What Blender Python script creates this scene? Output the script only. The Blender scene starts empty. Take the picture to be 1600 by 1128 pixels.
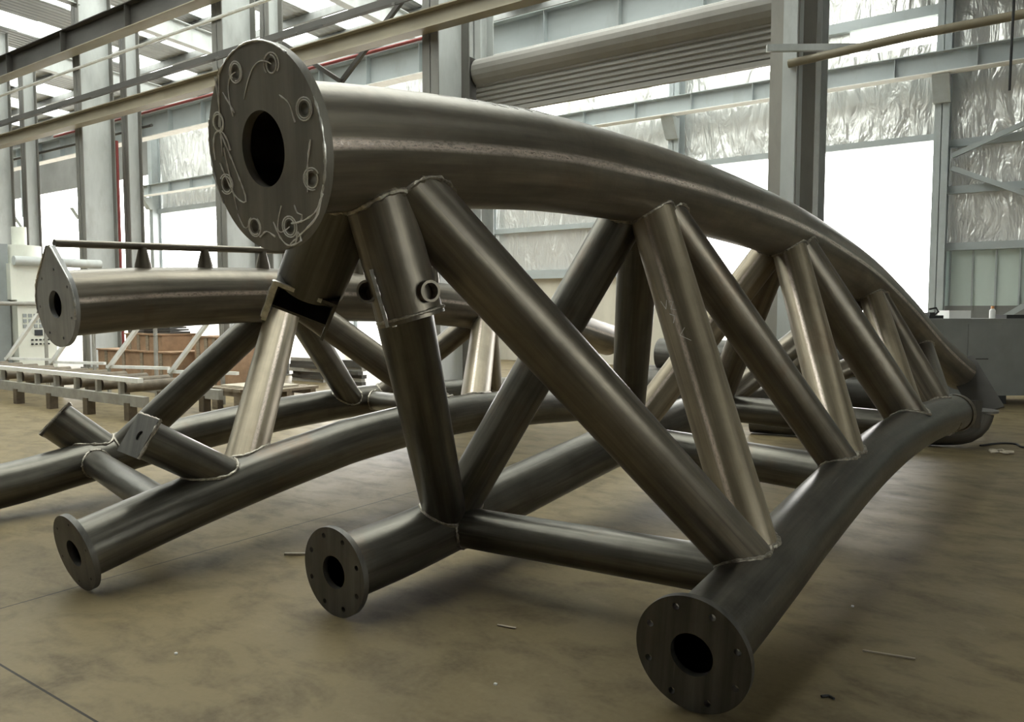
import bpy, math, random
from mathutils import Vector, Matrix, noise
from mathutils.bvhtree import BVHTree
random.seed(7)
V = Vector
S = bpy.context.scene
COL = S.collection

# ------------------------------------------------------------------ materials
def new_mat(name):
    m = bpy.data.materials.new(name); m.use_nodes = True
    nt = m.node_tree; b = nt.nodes['Principled BSDF']
    return m, nt, b
def N(nt, typ, **kw):
    n = nt.nodes.new(typ)
    for k, v in kw.items(): setattr(n, k, v)
    return n
def ramp(nt, src, stops):
    r = N(nt, 'ShaderNodeValToRGB'); e = r.color_ramp.elements
    while len(e) < len(stops): e.new(0.5)
    for i, (p, c) in enumerate(stops):
        e[i].position = p; e[i].color = (*c, 1) if len(c) == 3 else c
    nt.links.new(src, r.inputs[0]); return r.outputs[0]
def noise_tex(nt, vec, scale, detail=4, rough=0.55, dist=0.0):
    n = N(nt, 'ShaderNodeTexNoise'); n.inputs['Scale'].default_value = scale
    n.inputs['Detail'].default_value = detail; n.inputs['Roughness'].default_value = rough
    n.inputs['Distortion'].default_value = dist
    if vec is not None: nt.links.new(vec, n.inputs['Vector'])
    return n.outputs['Fac']
def mapping(nt, out, scale=(1, 1, 1), loc=(0, 0, 0)):
    m = N(nt, 'ShaderNodeMapping'); m.inputs['Scale'].default_value = scale; m.inputs['Location'].default_value = loc
    nt.links.new(out, m.inputs['Vector']); return m.outputs[0]
def mix(nt, fac, a, b, blend='MIX'):
    m = N(nt, 'ShaderNodeMix', data_type='RGBA', blend_type=blend)
    if hasattr(fac, 'node'): nt.links.new(fac, m.inputs[0])
    else: m.inputs[0].default_value = fac
    for i, c in ((6, a), (7, b)):
        if hasattr(c, 'node'): nt.links.new(c, m.inputs[i])
        else: m.inputs[i].default_value = (*c, 1)
    return m.outputs[2]
def bump(nt, b, h, strength=0.2, dist=0.01):
    n = N(nt, 'ShaderNodeBump'); n.inputs['Strength'].default_value = strength; n.inputs['Distance'].default_value = dist
    nt.links.new(h, n.inputs['Height']); nt.links.new(n.outputs[0], b.inputs['Normal'])
def coord(nt, which='Object'):
    return N(nt, 'ShaderNodeTexCoord').outputs[which]

def mill_steel(name, dark, light, rough=(0.25, 0.46), metal=0.62, rust=0.35, seam=None):
    """bare mill-scale pipe: streaks along the length (UV v), blotches, a little rust"""
    m, nt, b = new_mat(name)
    uv = coord(nt, 'UV'); ob = coord(nt, 'Object')
    streak = noise_tex(nt, mapping(nt, uv, (14, 0.7, 1)), 1.0, 5, 0.6)
    blot = noise_tex(nt, ob, 3.1, 5, 0.6, 0.4)
    fine = noise_tex(nt, ob, 40, 3, 0.6)
    c = mix(nt, ramp(nt, streak, [(0.36, (0, 0, 0)), (0.68, (1, 1, 1))]), dark, light)
    c = mix(nt, ramp(nt, blot, [(0.45, (0, 0, 0)), (0.75, (.55, .55, .55))]), c, tuple(v * 0.72 for v in dark))
    r = noise_tex(nt, mapping(nt, ob, (1, 1, 1), (3.3, 1.7, 9.1)), 1.9, 6, 0.7)
    c = mix(nt, ramp(nt, r, [(0.57, (0, 0, 0)), (0.72, (rust,) * 3)]), c, (0.17, 0.085, 0.04))
    scr = noise_tex(nt, mapping(nt, uv, (60, 1.5, 1)), 1.0, 2, 0.5)
    c = mix(nt, ramp(nt, scr, [(0.73, (0, 0, 0)), (0.80, (.4, .4, .4))]), c, (0.34, 0.33, 0.30))
    rgh = mix(nt, 0.5, streak_c(nt, streak), streak_c(nt, fine))
    if seam:                                   # bright speckled stripe along the pipe at u = 0
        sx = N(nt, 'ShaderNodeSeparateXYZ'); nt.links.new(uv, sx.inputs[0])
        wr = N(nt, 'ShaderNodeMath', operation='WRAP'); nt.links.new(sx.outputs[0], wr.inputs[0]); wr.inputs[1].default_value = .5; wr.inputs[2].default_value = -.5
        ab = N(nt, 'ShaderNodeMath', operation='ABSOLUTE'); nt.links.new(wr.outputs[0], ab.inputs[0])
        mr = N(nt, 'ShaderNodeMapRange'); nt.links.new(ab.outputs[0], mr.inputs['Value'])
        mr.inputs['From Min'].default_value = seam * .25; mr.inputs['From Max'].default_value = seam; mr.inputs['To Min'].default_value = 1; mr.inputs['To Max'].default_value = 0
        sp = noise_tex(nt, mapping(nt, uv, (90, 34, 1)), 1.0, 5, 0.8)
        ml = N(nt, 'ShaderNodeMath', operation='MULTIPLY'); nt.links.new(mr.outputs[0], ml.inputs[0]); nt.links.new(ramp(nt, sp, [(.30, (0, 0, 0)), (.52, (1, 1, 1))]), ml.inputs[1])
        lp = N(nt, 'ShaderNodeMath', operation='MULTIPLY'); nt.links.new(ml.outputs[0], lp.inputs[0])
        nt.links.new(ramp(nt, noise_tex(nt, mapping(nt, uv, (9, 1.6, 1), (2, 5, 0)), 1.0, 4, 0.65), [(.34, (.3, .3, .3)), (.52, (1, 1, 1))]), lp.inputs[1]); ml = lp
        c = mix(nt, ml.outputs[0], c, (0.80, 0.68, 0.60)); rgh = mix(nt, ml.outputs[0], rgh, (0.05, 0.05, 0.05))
    nt.links.new(c, b.inputs['Base Color'])
    rr = N(nt, 'ShaderNodeMapRange'); rr.inputs['To Min'].default_value = rough[0]; rr.inputs['To Max'].default_value = rough[1]
    nt.links.new(rgh, rr.inputs['Value'])
    nt.links.new(rr.outputs[0], b.inputs['Roughness'])
    b.inputs['Metallic'].default_value = metal
    bump(nt, b, fine, 0.12, 0.004)
    return m
def streak_c(nt, f):
    c = N(nt, 'ShaderNodeCombineColor')
    for i in range(3): nt.links.new(f, c.inputs[i])
    return c.outputs[0]

def plain(name, col, rough=0.5, metal=0.0, var=0.12, scale=6.0, bmp=0.0, stretch=(1, 1, 1), dirt=None):
    m, nt, b = new_mat(name)
    ob = mapping(nt, coord(nt), stretch)
    n = noise_tex(nt, ob, scale, 5, 0.6)
    lo = tuple(max(0, c * (1 - var)) for c in col); hi = tuple(min(1, c * (1 + var)) for c in col)
    c = mix(nt, ramp(nt, n, [(0.3, (0, 0, 0)), (0.7, (1, 1, 1))]), lo, hi)
    if dirt:
        d = noise_tex(nt, mapping(nt, coord(nt), (1, 1, .35), (5, 2, 1)), 2.3, 6, 0.68)
        c = mix(nt, ramp(nt, d, [(0.52, (0, 0, 0)), (0.75, (.6, .6, .6))]), c, dirt)
    nt.links.new(c, b.inputs['Base Color'])
    b.inputs['Roughness'].default_value = rough; b.inputs['Metallic'].default_value = metal
    if bmp: bump(nt, b, n, bmp, 0.01)
    return m

M = {}
M['steel'] = mill_steel('mill_scale_steel', (0.110, 0.096, 0.076), (0.25, 0.217, 0.168))
M['steel_dark'] = mill_steel('dark_mill_scale_steel', (0.078, 0.073, 0.062), (0.19, 0.177, 0.150), (0.24, 0.44), 0.72, 0.3)
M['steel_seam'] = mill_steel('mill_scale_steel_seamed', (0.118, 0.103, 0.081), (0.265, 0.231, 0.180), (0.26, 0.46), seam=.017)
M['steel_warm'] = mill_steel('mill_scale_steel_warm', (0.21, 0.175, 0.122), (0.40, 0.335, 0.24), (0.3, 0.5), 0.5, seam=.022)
M['plate'] = mill_steel('flange_plate_steel', (0.075, 0.072, 0.066), (0.15, 0.142, 0.128), (0.4, 0.6), 0.7, 0.15)
M['plate_mid'] = mill_steel('flange_face_steel', (0.15, 0.138, 0.115), (0.25, 0.232, 0.198), (0.4, 0.6), 0.35, 0.15)  # plate steel made paler to stand in for front light on the top flange
M['plate_bright'] = mill_steel('cut_plate_steel', (0.28, 0.28, 0.275), (0.46, 0.46, 0.45), (0.36, 0.55), 0.35, 0.05)
M['weld'] = plain('weld_bead_metal', (0.34, 0.31, 0.26), 0.33, 0.85, 0.5, 60, 0.6)
M['ground_edge'] = plain('ground_bright_steel', (0.5, 0.49, 0.46), 0.32, 0.9, 0.3, 40, 0.3)
M['chalk'] = plain('marking_chalk', (0.92, 0.90, 0.84), 0.9, 0, 0.2, 50)
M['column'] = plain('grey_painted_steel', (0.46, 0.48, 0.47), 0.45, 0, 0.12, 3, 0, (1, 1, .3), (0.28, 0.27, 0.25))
M['column_dark'] = plain('dusty_grey_steel', (0.15, 0.145, 0.13), 0.5, 0, 0.15, 3, 0, (1, 1, .3), (0.15, 0.14, 0.12))  # column steel darkened in colour for flanges seen against the light
M['column_mid'] = plain('brown_grey_painted_steel', (0.30, 0.285, 0.255), 0.5, 0, 0.12, 3, 0, (1, 1, .3), (0.22, 0.21, 0.19))  # lighter copy of the flange steel for the column that looks lit
M['beam_blue'] = plain('bluegrey_painted_steel', (0.42, 0.46, 0.47), 0.42, 0, 0.08, 2, 0, (.3, 1, 1), (0.33, 0.34, 0.33))
M['tan'] = plain('tan_painted_steel', (0.27, 0.235, 0.165), 0.5, 0, 0.12, 2, 0, (.3, 1, 1), (0.22, 0.19, 0.14))
M['dark_beam'] = plain('dark_dusty_steel', (0.055, 0.051, 0.045), 0.6, 0.1, 0.25, 3, 0, (.3, 1, 1))
M['white_steel'] = plain('white_painted_steel', (0.84, 0.84, 0.81), 0.45, 0, 0.08, 4, 0, (1, 1, 1), (0.5, 0.48, 0.42))  # white paint, also used for floor glare on crane beam flanges
M['red'] = plain('red_pipe_paint', (0.27, 0.05, 0.045), 0.45, 0, 0.15, 5)
M['purlin'] = plain('galvanised_purlin', (0.22, 0.225, 0.22), 0.5, 0.2, 0.15, 4)
M['black'] = plain('black_rubber', (0.02, 0.02, 0.02), 0.7, 0, 0.2, 8)
M['cardboard'] = plain('brown_packing_board', (0.30, 0.19, 0.115), 0.8, 0, 0.22, 5, 0.2)
M['wood'] = plain('raw_timber', (0.24, 0.195, 0.14), 0.8, 0, 0.25, 6, 0.2, (1, 6, 6))
M['machine'] = plain('ivory_machine_paint', (0.66, 0.67, 0.60), 0.45, 0, 0.06, 2, 0, (1, 1, 1), (0.52, 0.51, 0.43))
M['machine_grey'] = plain('grey_machine_paint', (0.26, 0.28, 0.28), 0.5, 0, 0.1, 3)
M['cab'] = plain('dull_grey_enamel', (0.20, 0.205, 0.195), 0.55, 0, 0.1, 2, 0, (1, 1, 1), (0.16, 0.155, 0.14))
M['conveyor'] = plain('worn_grey_conveyor_paint', (0.30, 0.29, 0.26), 0.55, 0, 0.2, 5, 0, (1, 1, 1), (0.19, 0.16, 0.12))
M['roller'] = plain('rusty_roller_steel', (0.14, 0.115, 0.085), 0.5, 0.4, 0.3, 9)
M['shutter'] = plain('brown_grey_shutter_paint', (0.30, 0.285, 0.26), 0.5, 0.1, 0.1, 2, 0, (.3, 1, 1), (0.24, 0.22, 0.19))
M['white_box'] = plain('white_plastic', (0.8, 0.8, 0.78), 0.5, 0, 0.04, 5)
M['orange'] = plain('orange_cap_plastic', (0.7, 0.32, 0.12), 0.5, 0, 0.05, 5)
M['screen'] = plain('dark_display_glass', (0.03, 0.035, 0.04), 0.2, 0, 0.05, 5)
M['cream_panel'] = plain('cream_wall_sheet', (0.62, 0.585, 0.50), 0.55, 0, 0.08, 2, 0, (1, 1, .3), (0.5, 0.46, 0.38))
M['green_panel'] = plain('pale_green_wall_sheet', (0.58, 0.66, 0.62), 0.45, 0, 0.05, 2, 0, (1, 1, .3))
M['wall_in'] = plain('dim_wall_sheet', (0.24, 0.24, 0.23), 0.6, 0, 0.12, 1.2)
M['paper'] = plain('scrap_card', (0.45, 0.40, 0.32), 0.85, 0, 0.25, 7)

def foil_mat():
    m, nt, b = new_mat('crinkled_foil_insulation')
    ob = coord(nt)
    drape = noise_tex(nt, mapping(nt, ob, (1.5, 1, 0.30)), 1.0, 4, 0.5, 0.8)
    crink = noise_tex(nt, mapping(nt, ob, (3.4, 1, 1.2)), 1.0, 4, 0.5, 0.8)
    seam = N(nt, 'ShaderNodeTexWave', wave_type='BANDS', bands_direction='X'); seam.inputs['Scale'].default_value = 0.26
    nt.links.new(ob, seam.inputs['Vector'])
    h = mix(nt, 0.35, streak_c(nt, drape), streak_c(nt, crink))
    h2 = mix(nt, 0.12, h, seam.outputs['Color'])
    bump(nt, b, h2, 0.8, 0.30)
    nt.links.new(mix(nt, drape, (0.82, 0.81, 0.78), (0.96, 0.96, 0.94)), b.inputs['Base Color'])
    b.inputs['Metallic'].default_value = 0.55; b.inputs['Roughness'].default_value = 0.25
    return m
M['foil'] = foil_mat()

def roof_mat():
    m, nt, b = new_mat('ribbed_roof_sheet')
    ob = coord(nt)
    w = N(nt, 'ShaderNodeTexWave', wave_type='BANDS', bands_direction='X'); w.inputs['Scale'].default_value = 1.4
    nt.links.new(ob, w.inputs['Vector'])
    bump(nt, b, w.outputs['Fac'], 0.8, 0.06)
    n = noise_tex(nt, mapping(nt, ob, (1, .3, 1)), 1.5, 5)
    nt.links.new(mix(nt, n, (0.24, 0.255, 0.255), (0.42, 0.44, 0.44)), b.inputs['Base Color'])
    b.inputs['Roughness'].default_value = 0.5; b.inputs['Metallic'].default_value = 0.2
    return m
M['roof'] = roof_mat()

def skylight_mat():
    m, nt, b = new_mat('clear_ribbed_roof_light')
    nt.nodes.remove(b)
    out = nt.nodes['Material Output']
    t = N(nt, 'ShaderNodeBsdfTransparent'); t.inputs[0].default_value = (0.80, 0.82, 0.80, 1)
    d = N(nt, 'ShaderNodeBsdfTranslucent'); d.inputs[0].default_value = (0.7, 0.72, 0.7, 1)
    ob = coord(nt)
    n = noise_tex(nt, mapping(nt, ob, (5, .6, 1)), 1.0, 4, 0.6)
    r = ramp(nt, n, [(0.4, (.12, .12, .12)), (0.7, (.6, .6, .6))])
    mx = N(nt, 'ShaderNodeMixShader')
    nt.links.new(r, mx.inputs[0]); nt.links.new(t.outputs[0], mx.inputs[1]); nt.links.new(d.outputs[0], mx.inputs[2])
    nt.links.new(mx.outputs[0], out.inputs['Surface'])
    return m
M['skylight'] = skylight_mat()

def floor_mat():
    m, nt, b = new_mat('stained_concrete_floor')
    ob = coord(nt)
    big = noise_tex(nt, ob, 0.55, 6, 0.62, 0.5)
    mid = noise_tex(nt, mapping(nt, ob, (1, 1.6, 1)), 2.6, 6, 0.65, 0.3)
    fine = noise_tex(nt, ob, 38, 4, 0.6)
    c = mix(nt, ramp(nt, big, [(0.3, (0, 0, 0)), (0.7, (1, 1, 1))]), (0.132, 0.102, 0.053), (0.216, 0.170, 0.094))
    c = mix(nt, ramp(nt, mid, [(0.47, (0, 0, 0)), (0.66, (.75, .75, .75))]), c, (0.084, 0.064, 0.037))
    c = mix(nt, ramp(nt, mid, [(0.24, (.45, .45, .45)), (0.38, (0, 0, 0))]), c, (0.272, 0.220, 0.132))
    spk = noise_tex(nt, mapping(nt, ob, (1, 1, 1), (4, 7, 0)), 9.0, 6, 0.8)
    c = mix(nt, ramp(nt, spk, [(0.70, (0, 0, 0)), (0.77, (.7, .7, .7))]), c, (0.07, 0.06, 0.048))
    c = mix(nt, ramp(nt, fine, [(0.35, (0, 0, 0)), (0.8, (.3, .3, .3))]), c, (0.240, 0.192, 0.116))
    sep = N(nt, 'ShaderNodeSeparateXYZ'); wob = mix(nt, 0.012, ob, N(nt, 'ShaderNodeTexNoise').outputs['Color'])
    nt.links.new(ob, sep.inputs[0])
    def line(axis, at):
        s = N(nt, 'ShaderNodeMath', operation='SUBTRACT'); nt.links.new(sep.outputs[axis], s.inputs[0]); s.inputs[1].default_value = at
        a = N(nt, 'ShaderNodeMath', operation='ABSOLUTE'); nt.links.new(s.outputs[0], a.inputs[0])
        k = N(nt, 'ShaderNodeMath', operation='LESS_THAN'); nt.links.new(a.outputs[0], k.inputs[0]); k.inputs[1].default_value = 0.005
        return k.outputs[0]
    for ax, at in ((0, -4.30), (1, 1.37), (0, -10.3), (0, 1.7), (1, 9.4)):
        c = mix(nt, line(ax, at), c, (0.03, 0.026, 0.02))
    nt.links.new(c, b.inputs['Base Color'])
    rr = N(nt, 'ShaderNodeMapRange'); rr.inputs['To Min'].default_value = 0.34; rr.inputs['To Max'].default_value = 0.62
    nt.links.new(mid, rr.inputs['Value']); nt.links.new(rr.outputs[0], b.inputs['Roughness'])
    b.inputs['Specular IOR Level'].default_value = 0.12
    bump(nt, b, fine, 0.12, 0.004)
    return m
M['floor'] = floor_mat()
M['yard'] = plain('pale_concrete_yard', (0.42, 0.41, 0.38), 0.9, 0, 0.12, 0.5)

# ------------------------------------------------------------------ mesh builder
class MB:
    def __init__(s): s.v, s.f, s.mi, s.uv = [], [], [], []
    def face(s, idx, uv=None, mi=0):
        s.f.append(tuple(idx)); s.mi.append(mi)
        s.uv.append(uv or [(s.v[i][0] + s.v[i][1], s.v[i][2]) for i in idx])
    def box(s, lo, hi, mi=0, mat=None):
        b = len(s.v)
        for z in (lo[2], hi[2]):
            for x, y in ((lo[0], lo[1]), (hi[0], lo[1]), (hi[0], hi[1]), (lo[0], hi[1])):
                p = V((x, y, z)); s.v.append(tuple(mat @ p) if mat else tuple(p))
        for q in ((0, 3, 2, 1), (4, 5, 6, 7), (0, 1, 5, 4), (1, 2, 6, 5), (2, 3, 7, 6), (3, 0, 4, 7)):
            s.face([b + i for i in q], None, mi)
    def beam(s, a, b, w, h, mi=0, up=(0, 0, 1)):
        """rectangular bar from a to b, w wide across, h in the 'up' sense"""
        a, b = V(a), V(b); d = (b - a); L = d.length; d.normalize()
        x = d.cross(V(up)); x = x.normalized() if x.length > 1e-6 else V((1, 0, 0)); u = x.cross(d)
        m = Matrix((x, d, u)).transposed().to_4x4(); m.translation = a
        s.box((-w / 2, 0, -h / 2), (w / 2, L, h / 2), mi, m)
    def tube(s, pts, r, seg=24, cap0=True, cap1=True, mi=0, closed=False, jit=0.0, seam=None):
        pts = [V(p) for p in pts]; n = len(pts)
        rad = r if isinstance(r, (list, tuple)) else [r] * n
        T = []
        for i in range(n):
            if closed: t = pts[(i + 1) % n] - pts[i - 1]
            else: t = pts[min(i + 1, n - 1)] - pts[max(i - 1, 0)]
            T.append(t.normalized() if t.length > 1e-9 else V((0, 0, 1)))
        ref = V((0, 0, 1)) if abs(T[0].z) < 0.92 else V((1, 0, 0))
        x = T[0].cross(ref).normalized(); b = len(s.v); L = [0.0]
        for i in range(n):
            if i: L.append(L[-1] + (pts[i] - pts[i - 1]).length)
            x = (x - T[i] * x.dot(T[i])).normalized(); y = T[i].cross(x)
            k = rad[i] * (1 + jit * (random.random() - .5))
            for j in range(seg):
                a = 2 * math.pi * j / seg
                s.v.append(tuple(pts[i] + (x * math.cos(a) + y * math.sin(a)) * k))
        off = random.random() * 7
        if seam is not None:
            k = n // 2; tt = T[0]; sv = V(seam); xx = tt.cross(ref).normalized(); yy = tt.cross(xx)
            off = -math.atan2(sv.dot(yy), sv.dot(xx)) / (2 * math.pi)
        for i in range(n if closed else n - 1):
            i2 = (i + 1) % n
            for j in range(seg):
                j2 = (j + 1) % seg
                l1 = L[i] ; l2 = L[i + 1] if i + 1 < n else L[i] + .01
                s.face((b + i * seg + j, b + i * seg + j2, b + i2 * seg + j2, b + i2 * seg + j),
                       [(j / seg + off, l1), ((j + 1) / seg + off, l1), ((j + 1) / seg + off, l2), (j / seg + off, l2)], mi)
        if not closed:
            if cap0: s.face([b + j for j in reversed(range(seg))], None, mi)
            if cap1: s.face([b + (n - 1) * seg + j for j in range(seg)], None, mi)
    def prism(s, poly, m, t, mi=0):
        """polygon in local xy extruded along local z by t, placed by matrix m"""
        b = len(s.v); n = len(poly)
        for z in (0, t):
            for x, y in poly: s.v.append(tuple(m @ V((x, y, z))))
        s.face([b + i for i in reversed(range(n))], None, mi); s.face([b + n + i for i in range(n)], None, mi)
        for i in range(n):
            j = (i + 1) % n; s.face((b + i, b + j, b + n + j, b + n + i), None, mi)
    def mesh(s, me, m=None, mi=0):
        b = len(s.v)
        for q in me.vertices: s.v.append(tuple(m @ q.co) if m else tuple(q.co))
        for p in me.polygons: s.face([b + i for i in p.vertices], None, mi)
    def data(s, name, mats, smooth=True, angle=38):
        me = bpy.data.meshes.new(name); me.from_pydata(s.v, [], s.f)
        for m in (mats if isinstance(mats, (list, tuple)) else [mats]): me.materials.append(m)
        ul = me.uv_layers.new(name='UVMap'); flat = [c for q in s.uv for p in q for c in p]
        ul.data.foreach_set('uv', flat); me.polygons.foreach_set('material_index', s.mi)
        if smooth:
            me.polygons.foreach_set('use_smooth', [True] * len(s.f)); me.set_sharp_from_angle(angle=math.radians(angle))
        me.update(); return me
    def build(s, name, mats, parent=None, smooth=True, base=None, angle=38):
        me = s.data(name, mats, smooth, angle)
        o = bpy.data.objects.new(name, me); COL.objects.link(o)
        if parent:
            o.parent = parent
            w = world_of(parent); me.transform(Matrix.Translation(-w))
        elif base is not None:
            me.transform(Matrix.Translation(-V(base))); o.location = base
        return o
def world_of(o):
    w = V((0, 0, 0))
    while o: w = w + o.location; o = o.parent
    return w
def tag(o, label, cat, group=None, kind=None):
    if label: o['label'] = label
    if cat: o['category'] = cat
    if group: o['group'] = group
    if kind: o['kind'] = kind
    return o
def thing(name, label, cat, loc, group=None):
    o = bpy.data.objects.new(name, None); COL.objects.link(o); o.location = loc; o.empty_display_size = 0.2
    return tag(o, label, cat, group)
def struct(o): o['kind'] = 'structure'; return o

def spline(pts, step=0.08):
    """smooth curve through control points"""
    P = [V(p) for p in pts]; P = [P[0] * 2 - P[1]] + P + [P[-1] * 2 - P[-2]]
    out = []
    for i in range(1, len(P) - 2):
        n = max(2, int((P[i + 1] - P[i]).length / step))
        for k in range(n):
            t = k / n; a, b, c, d = P[i - 1:i + 3]
            out.append(0.5 * ((2 * b) + (c - a) * t + (2 * a - 5 * b + 4 * c - d) * t * t + (3 * b - a - 3 * c + d) * t ** 3))
    out.append(P[-2]); return out
def on(path, y):
    """point of a chord's centre line at the given Y"""
    for a, b in zip(path, path[1:]):
        if (a.y - y) * (b.y - y) <= 0 and a.y != b.y: return a.lerp(b, (y - a.y) / (b.y - a.y))
    return path[0] if abs(path[0].y - y) < abs(path[-1].y - y) else path[-1]
def frame_z(center, normal, up=(0, 0, 1)):
    z = V(normal).normalized(); x = V(up).cross(z).normalized(); y = z.cross(x)
    m = Matrix((x, y, z)).transposed().to_4x4(); m.translation = V(center); return m
def circle(r, n, cx=0, cy=0): return [(cx + r * math.cos(2 * math.pi * i / n), cy + r * math.sin(2 * math.pi * i / n)) for i in range(n)]
def holed_plate(outline, holes, t):
    """flat plate with holes as a mesh: outline and holes are 2D loops"""
    cu = bpy.data.curves.new('plate', 'CURVE'); cu.dimensions = '2D'; cu.fill_mode = 'BOTH'; cu.extrude = t / 2
    for lp in [outline] + holes:
        sp = cu.splines.new('POLY'); sp.points.add(len(lp) - 1); sp.use_cyclic_u = True
        for q, (x, y) in zip(sp.points, lp): q.co = (x, y, 0, 1)
    o = bpy.data.objects.new('plate', cu); COL.objects.link(o)
    me = bpy.data.meshes.new_from_object(o); bpy.data.objects.remove(o); return me

# ------------------------------------------------------------------ the trusses
def bvh_of(path, r):
    m = MB(); m.tube(path, r, 40, False, False)
    return BVHTree.FromPolygons([V(v) for v in m.v], m.f)
def weld_at(web, a, b, r, tree, mat=None):
    """weld bead where a brace running from a towards b meets the chord"""
    d = (b - a).normalized(); x = d.cross(V((0, 0, 1))); x = x.normalized() if x.length > .01 else V((1, 0, 0)); y = d.cross(x)
    mid = a.lerp(b, 0.45); pts = []
    for k in range(56):
        t = 2 * math.pi * k / 56
        o = mid + (x * math.cos(t) + y * math.sin(t)) * r
        hit = tree.ray_cast(o, d, 5)
        if hit[0]: pts.append(hit[0] - d * 0.002 + (x * math.cos(t) + y * math.sin(t)) * 0.003)
    if len(pts) < 40: return
    m = MB(); m.tube(pts, [0.010 * (0.6 + 0.9 * random.random()) for _ in pts], 7, closed=True)
    m.build('weld_bead', mat or M['weld'], web)
def brace(root, a, b, r, trees=(None, None), mat='steel', name='web_brace', weld=True):
    a, b = V(a), V(b)
    m = MB(); n = 10; mid = (a + b) / 2; d = (b - a).normalized(); tc = V((0, 0, 1.5)) - mid
    sd = (tc - d * tc.dot(d)).normalized(); sd = (sd + d.cross(sd) * random.choice((-.25, .3))).normalized()
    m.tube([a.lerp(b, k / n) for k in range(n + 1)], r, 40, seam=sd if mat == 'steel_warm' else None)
    o = m.build(name, M[mat], root)
    if weld:
        if trees[0]: weld_at(o, b, a, r, trees[0])
        if trees[1]: weld_at(o, a, b, r, trees[1])
    return o
STROKES = [[(325, 232), (327, 205), (335, 188), (347, 188), (356, 205), (358, 222)], [(345, 190), (360, 245), (373, 300), (368, 311), (352, 296), (340, 262), (334, 238)],
           [(362, 88), (352, 140), (345, 190), (341, 228)], [(352, 100), (350, 150), (343, 180)], [(461, 160), (474, 176), (480, 206)], [(500, 236), (490, 270), (483, 312)],
           [(458, 328), (461, 341), (468, 345), (464, 355), (448, 356), (470, 354), (492, 342), (506, 318)], [(417, 350), (425, 376), (436, 390), (450, 388), (457, 371), (460, 385), (441, 389), (490, 352), (509, 305)],
           [(352, 328), (360, 352), (368, 352), (376, 338)], [(362, 128), (378, 165)], [(346, 215), (350, 290), (352, 322)], [(388, 372), (402, 364), (416, 374)]]
def flange(root, c, nrm, R, hole, bolts, bolt_r, t=0.03, mat='plate', rot=0.2, outline=None, scribble=0, rim=True):
    holes = [circle(hole, 48)] + [circle(bolt_r, 16, R * .82 * math.cos(rot + 2 * math.pi * k / bolts), R * .82 * math.sin(rot + 2 * math.pi * k / bolts)) for k in range(bolts)]
    me = holed_plate(outline or circle(R, 96), holes, t)
    fm = frame_z(c, nrm)
    m = MB(); m.mesh(me, fm)
    z = t / 2 + 0.0012
    P = lambda x, y: fm @ V((x, y, z))
    if rim:                                    # ground bright edge with tack marks
        pass
    if scribble:
        rnd = random.Random(scribble)
        for k in range(bolts):
            a = rot + 2 * math.pi * k / bolts; bx, by = R * .82 * math.cos(a), R * .82 * math.sin(a)
            for q in range(2):                 # loops chalked round each bolt hole
                rr = bolt_r * (1.35 + .35 * q); ex = 1 + .3 * rnd.random(); ph = rnd.random() * 6
                pts = [P(bx + rr * ex * math.cos(ph + u * .33), by + rr * math.sin(ph + u * .33)) for u in range(15 + rnd.randint(0, 6))]
                m.tube(pts, 0.0022, 5, mi=1)
            if rnd.random() < .75:             # a tail swirling off the loop
                b2 = a + rnd.uniform(-.5, .5); pts = []
                p0 = V((bx, by)); p1 = V((R * .93 * math.cos(b2), R * .93 * math.sin(b2))); p2 = V((R * rnd.uniform(.5, .8) * math.cos(b2 + .4), R * rnd.uniform(.5, .8) * math.sin(b2 + .4)))
                for u in range(15):
                    w = u / 14; q = p0 * (1 - w) ** 2 + p1 * 2 * w * (1 - w) + p2 * w * w; pts.append(P(q.x, q.y))
                m.tube(pts, 0.0018, 5, mi=1)
    if scribble:
        for st in STROKES:
            pts = spline([P((x - 418) / 100 * R * .985, -(y - 233) / 162 * R * .985) for x, y in st], .012)
            m.tube(pts, [.0025 * (.5 + 1.0 * rnd.random()) for _ in pts], 5, mi=1)
        for a0, a1 in ((-.75, .35), (.9, 2.2), (2.7, 3.6)):         # rim ground bright in places
            pts = [fm @ V((R * math.cos(a0 + (a1 - a0) * k / 30), R * math.sin(a0 + (a1 - a0) * k / 30), t / 2)) for k in range(31)]
            m.tube(pts, [.0035 * (.4 + 1.2 * rnd.random()) for _ in pts], 6, mi=2)
    return m.build('end_flange', [M[mat], M['chalk'], M['ground_edge']], root, angle=30)
def ring_bead(root, c, nrm, r, br=0.008):
    fm = frame_z(c, nrm); m = MB()
    pts = [fm @ V((r * math.cos(2 * math.pi * k / 72), r * math.sin(2 * math.pi * k / 72), 0)) for k in range(72)]
    m.tube(pts, [br * (0.7 + .6 * random.random()) for _ in pts], 7, closed=True)
    return m.build('weld_bead', M['weld'], root)
def chord(root, path, r, name, mat='steel_dark', cap0=False, cap1=True, seam=None):
    m = MB(); m.tube(path, r, 64, cap0, cap1, seam=seam); return m.build(name, M[mat], root)
def tangent(path, y):
    a = on(path, y - .06); b = on(path, y + .06); return (b - a).normalized()

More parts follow.
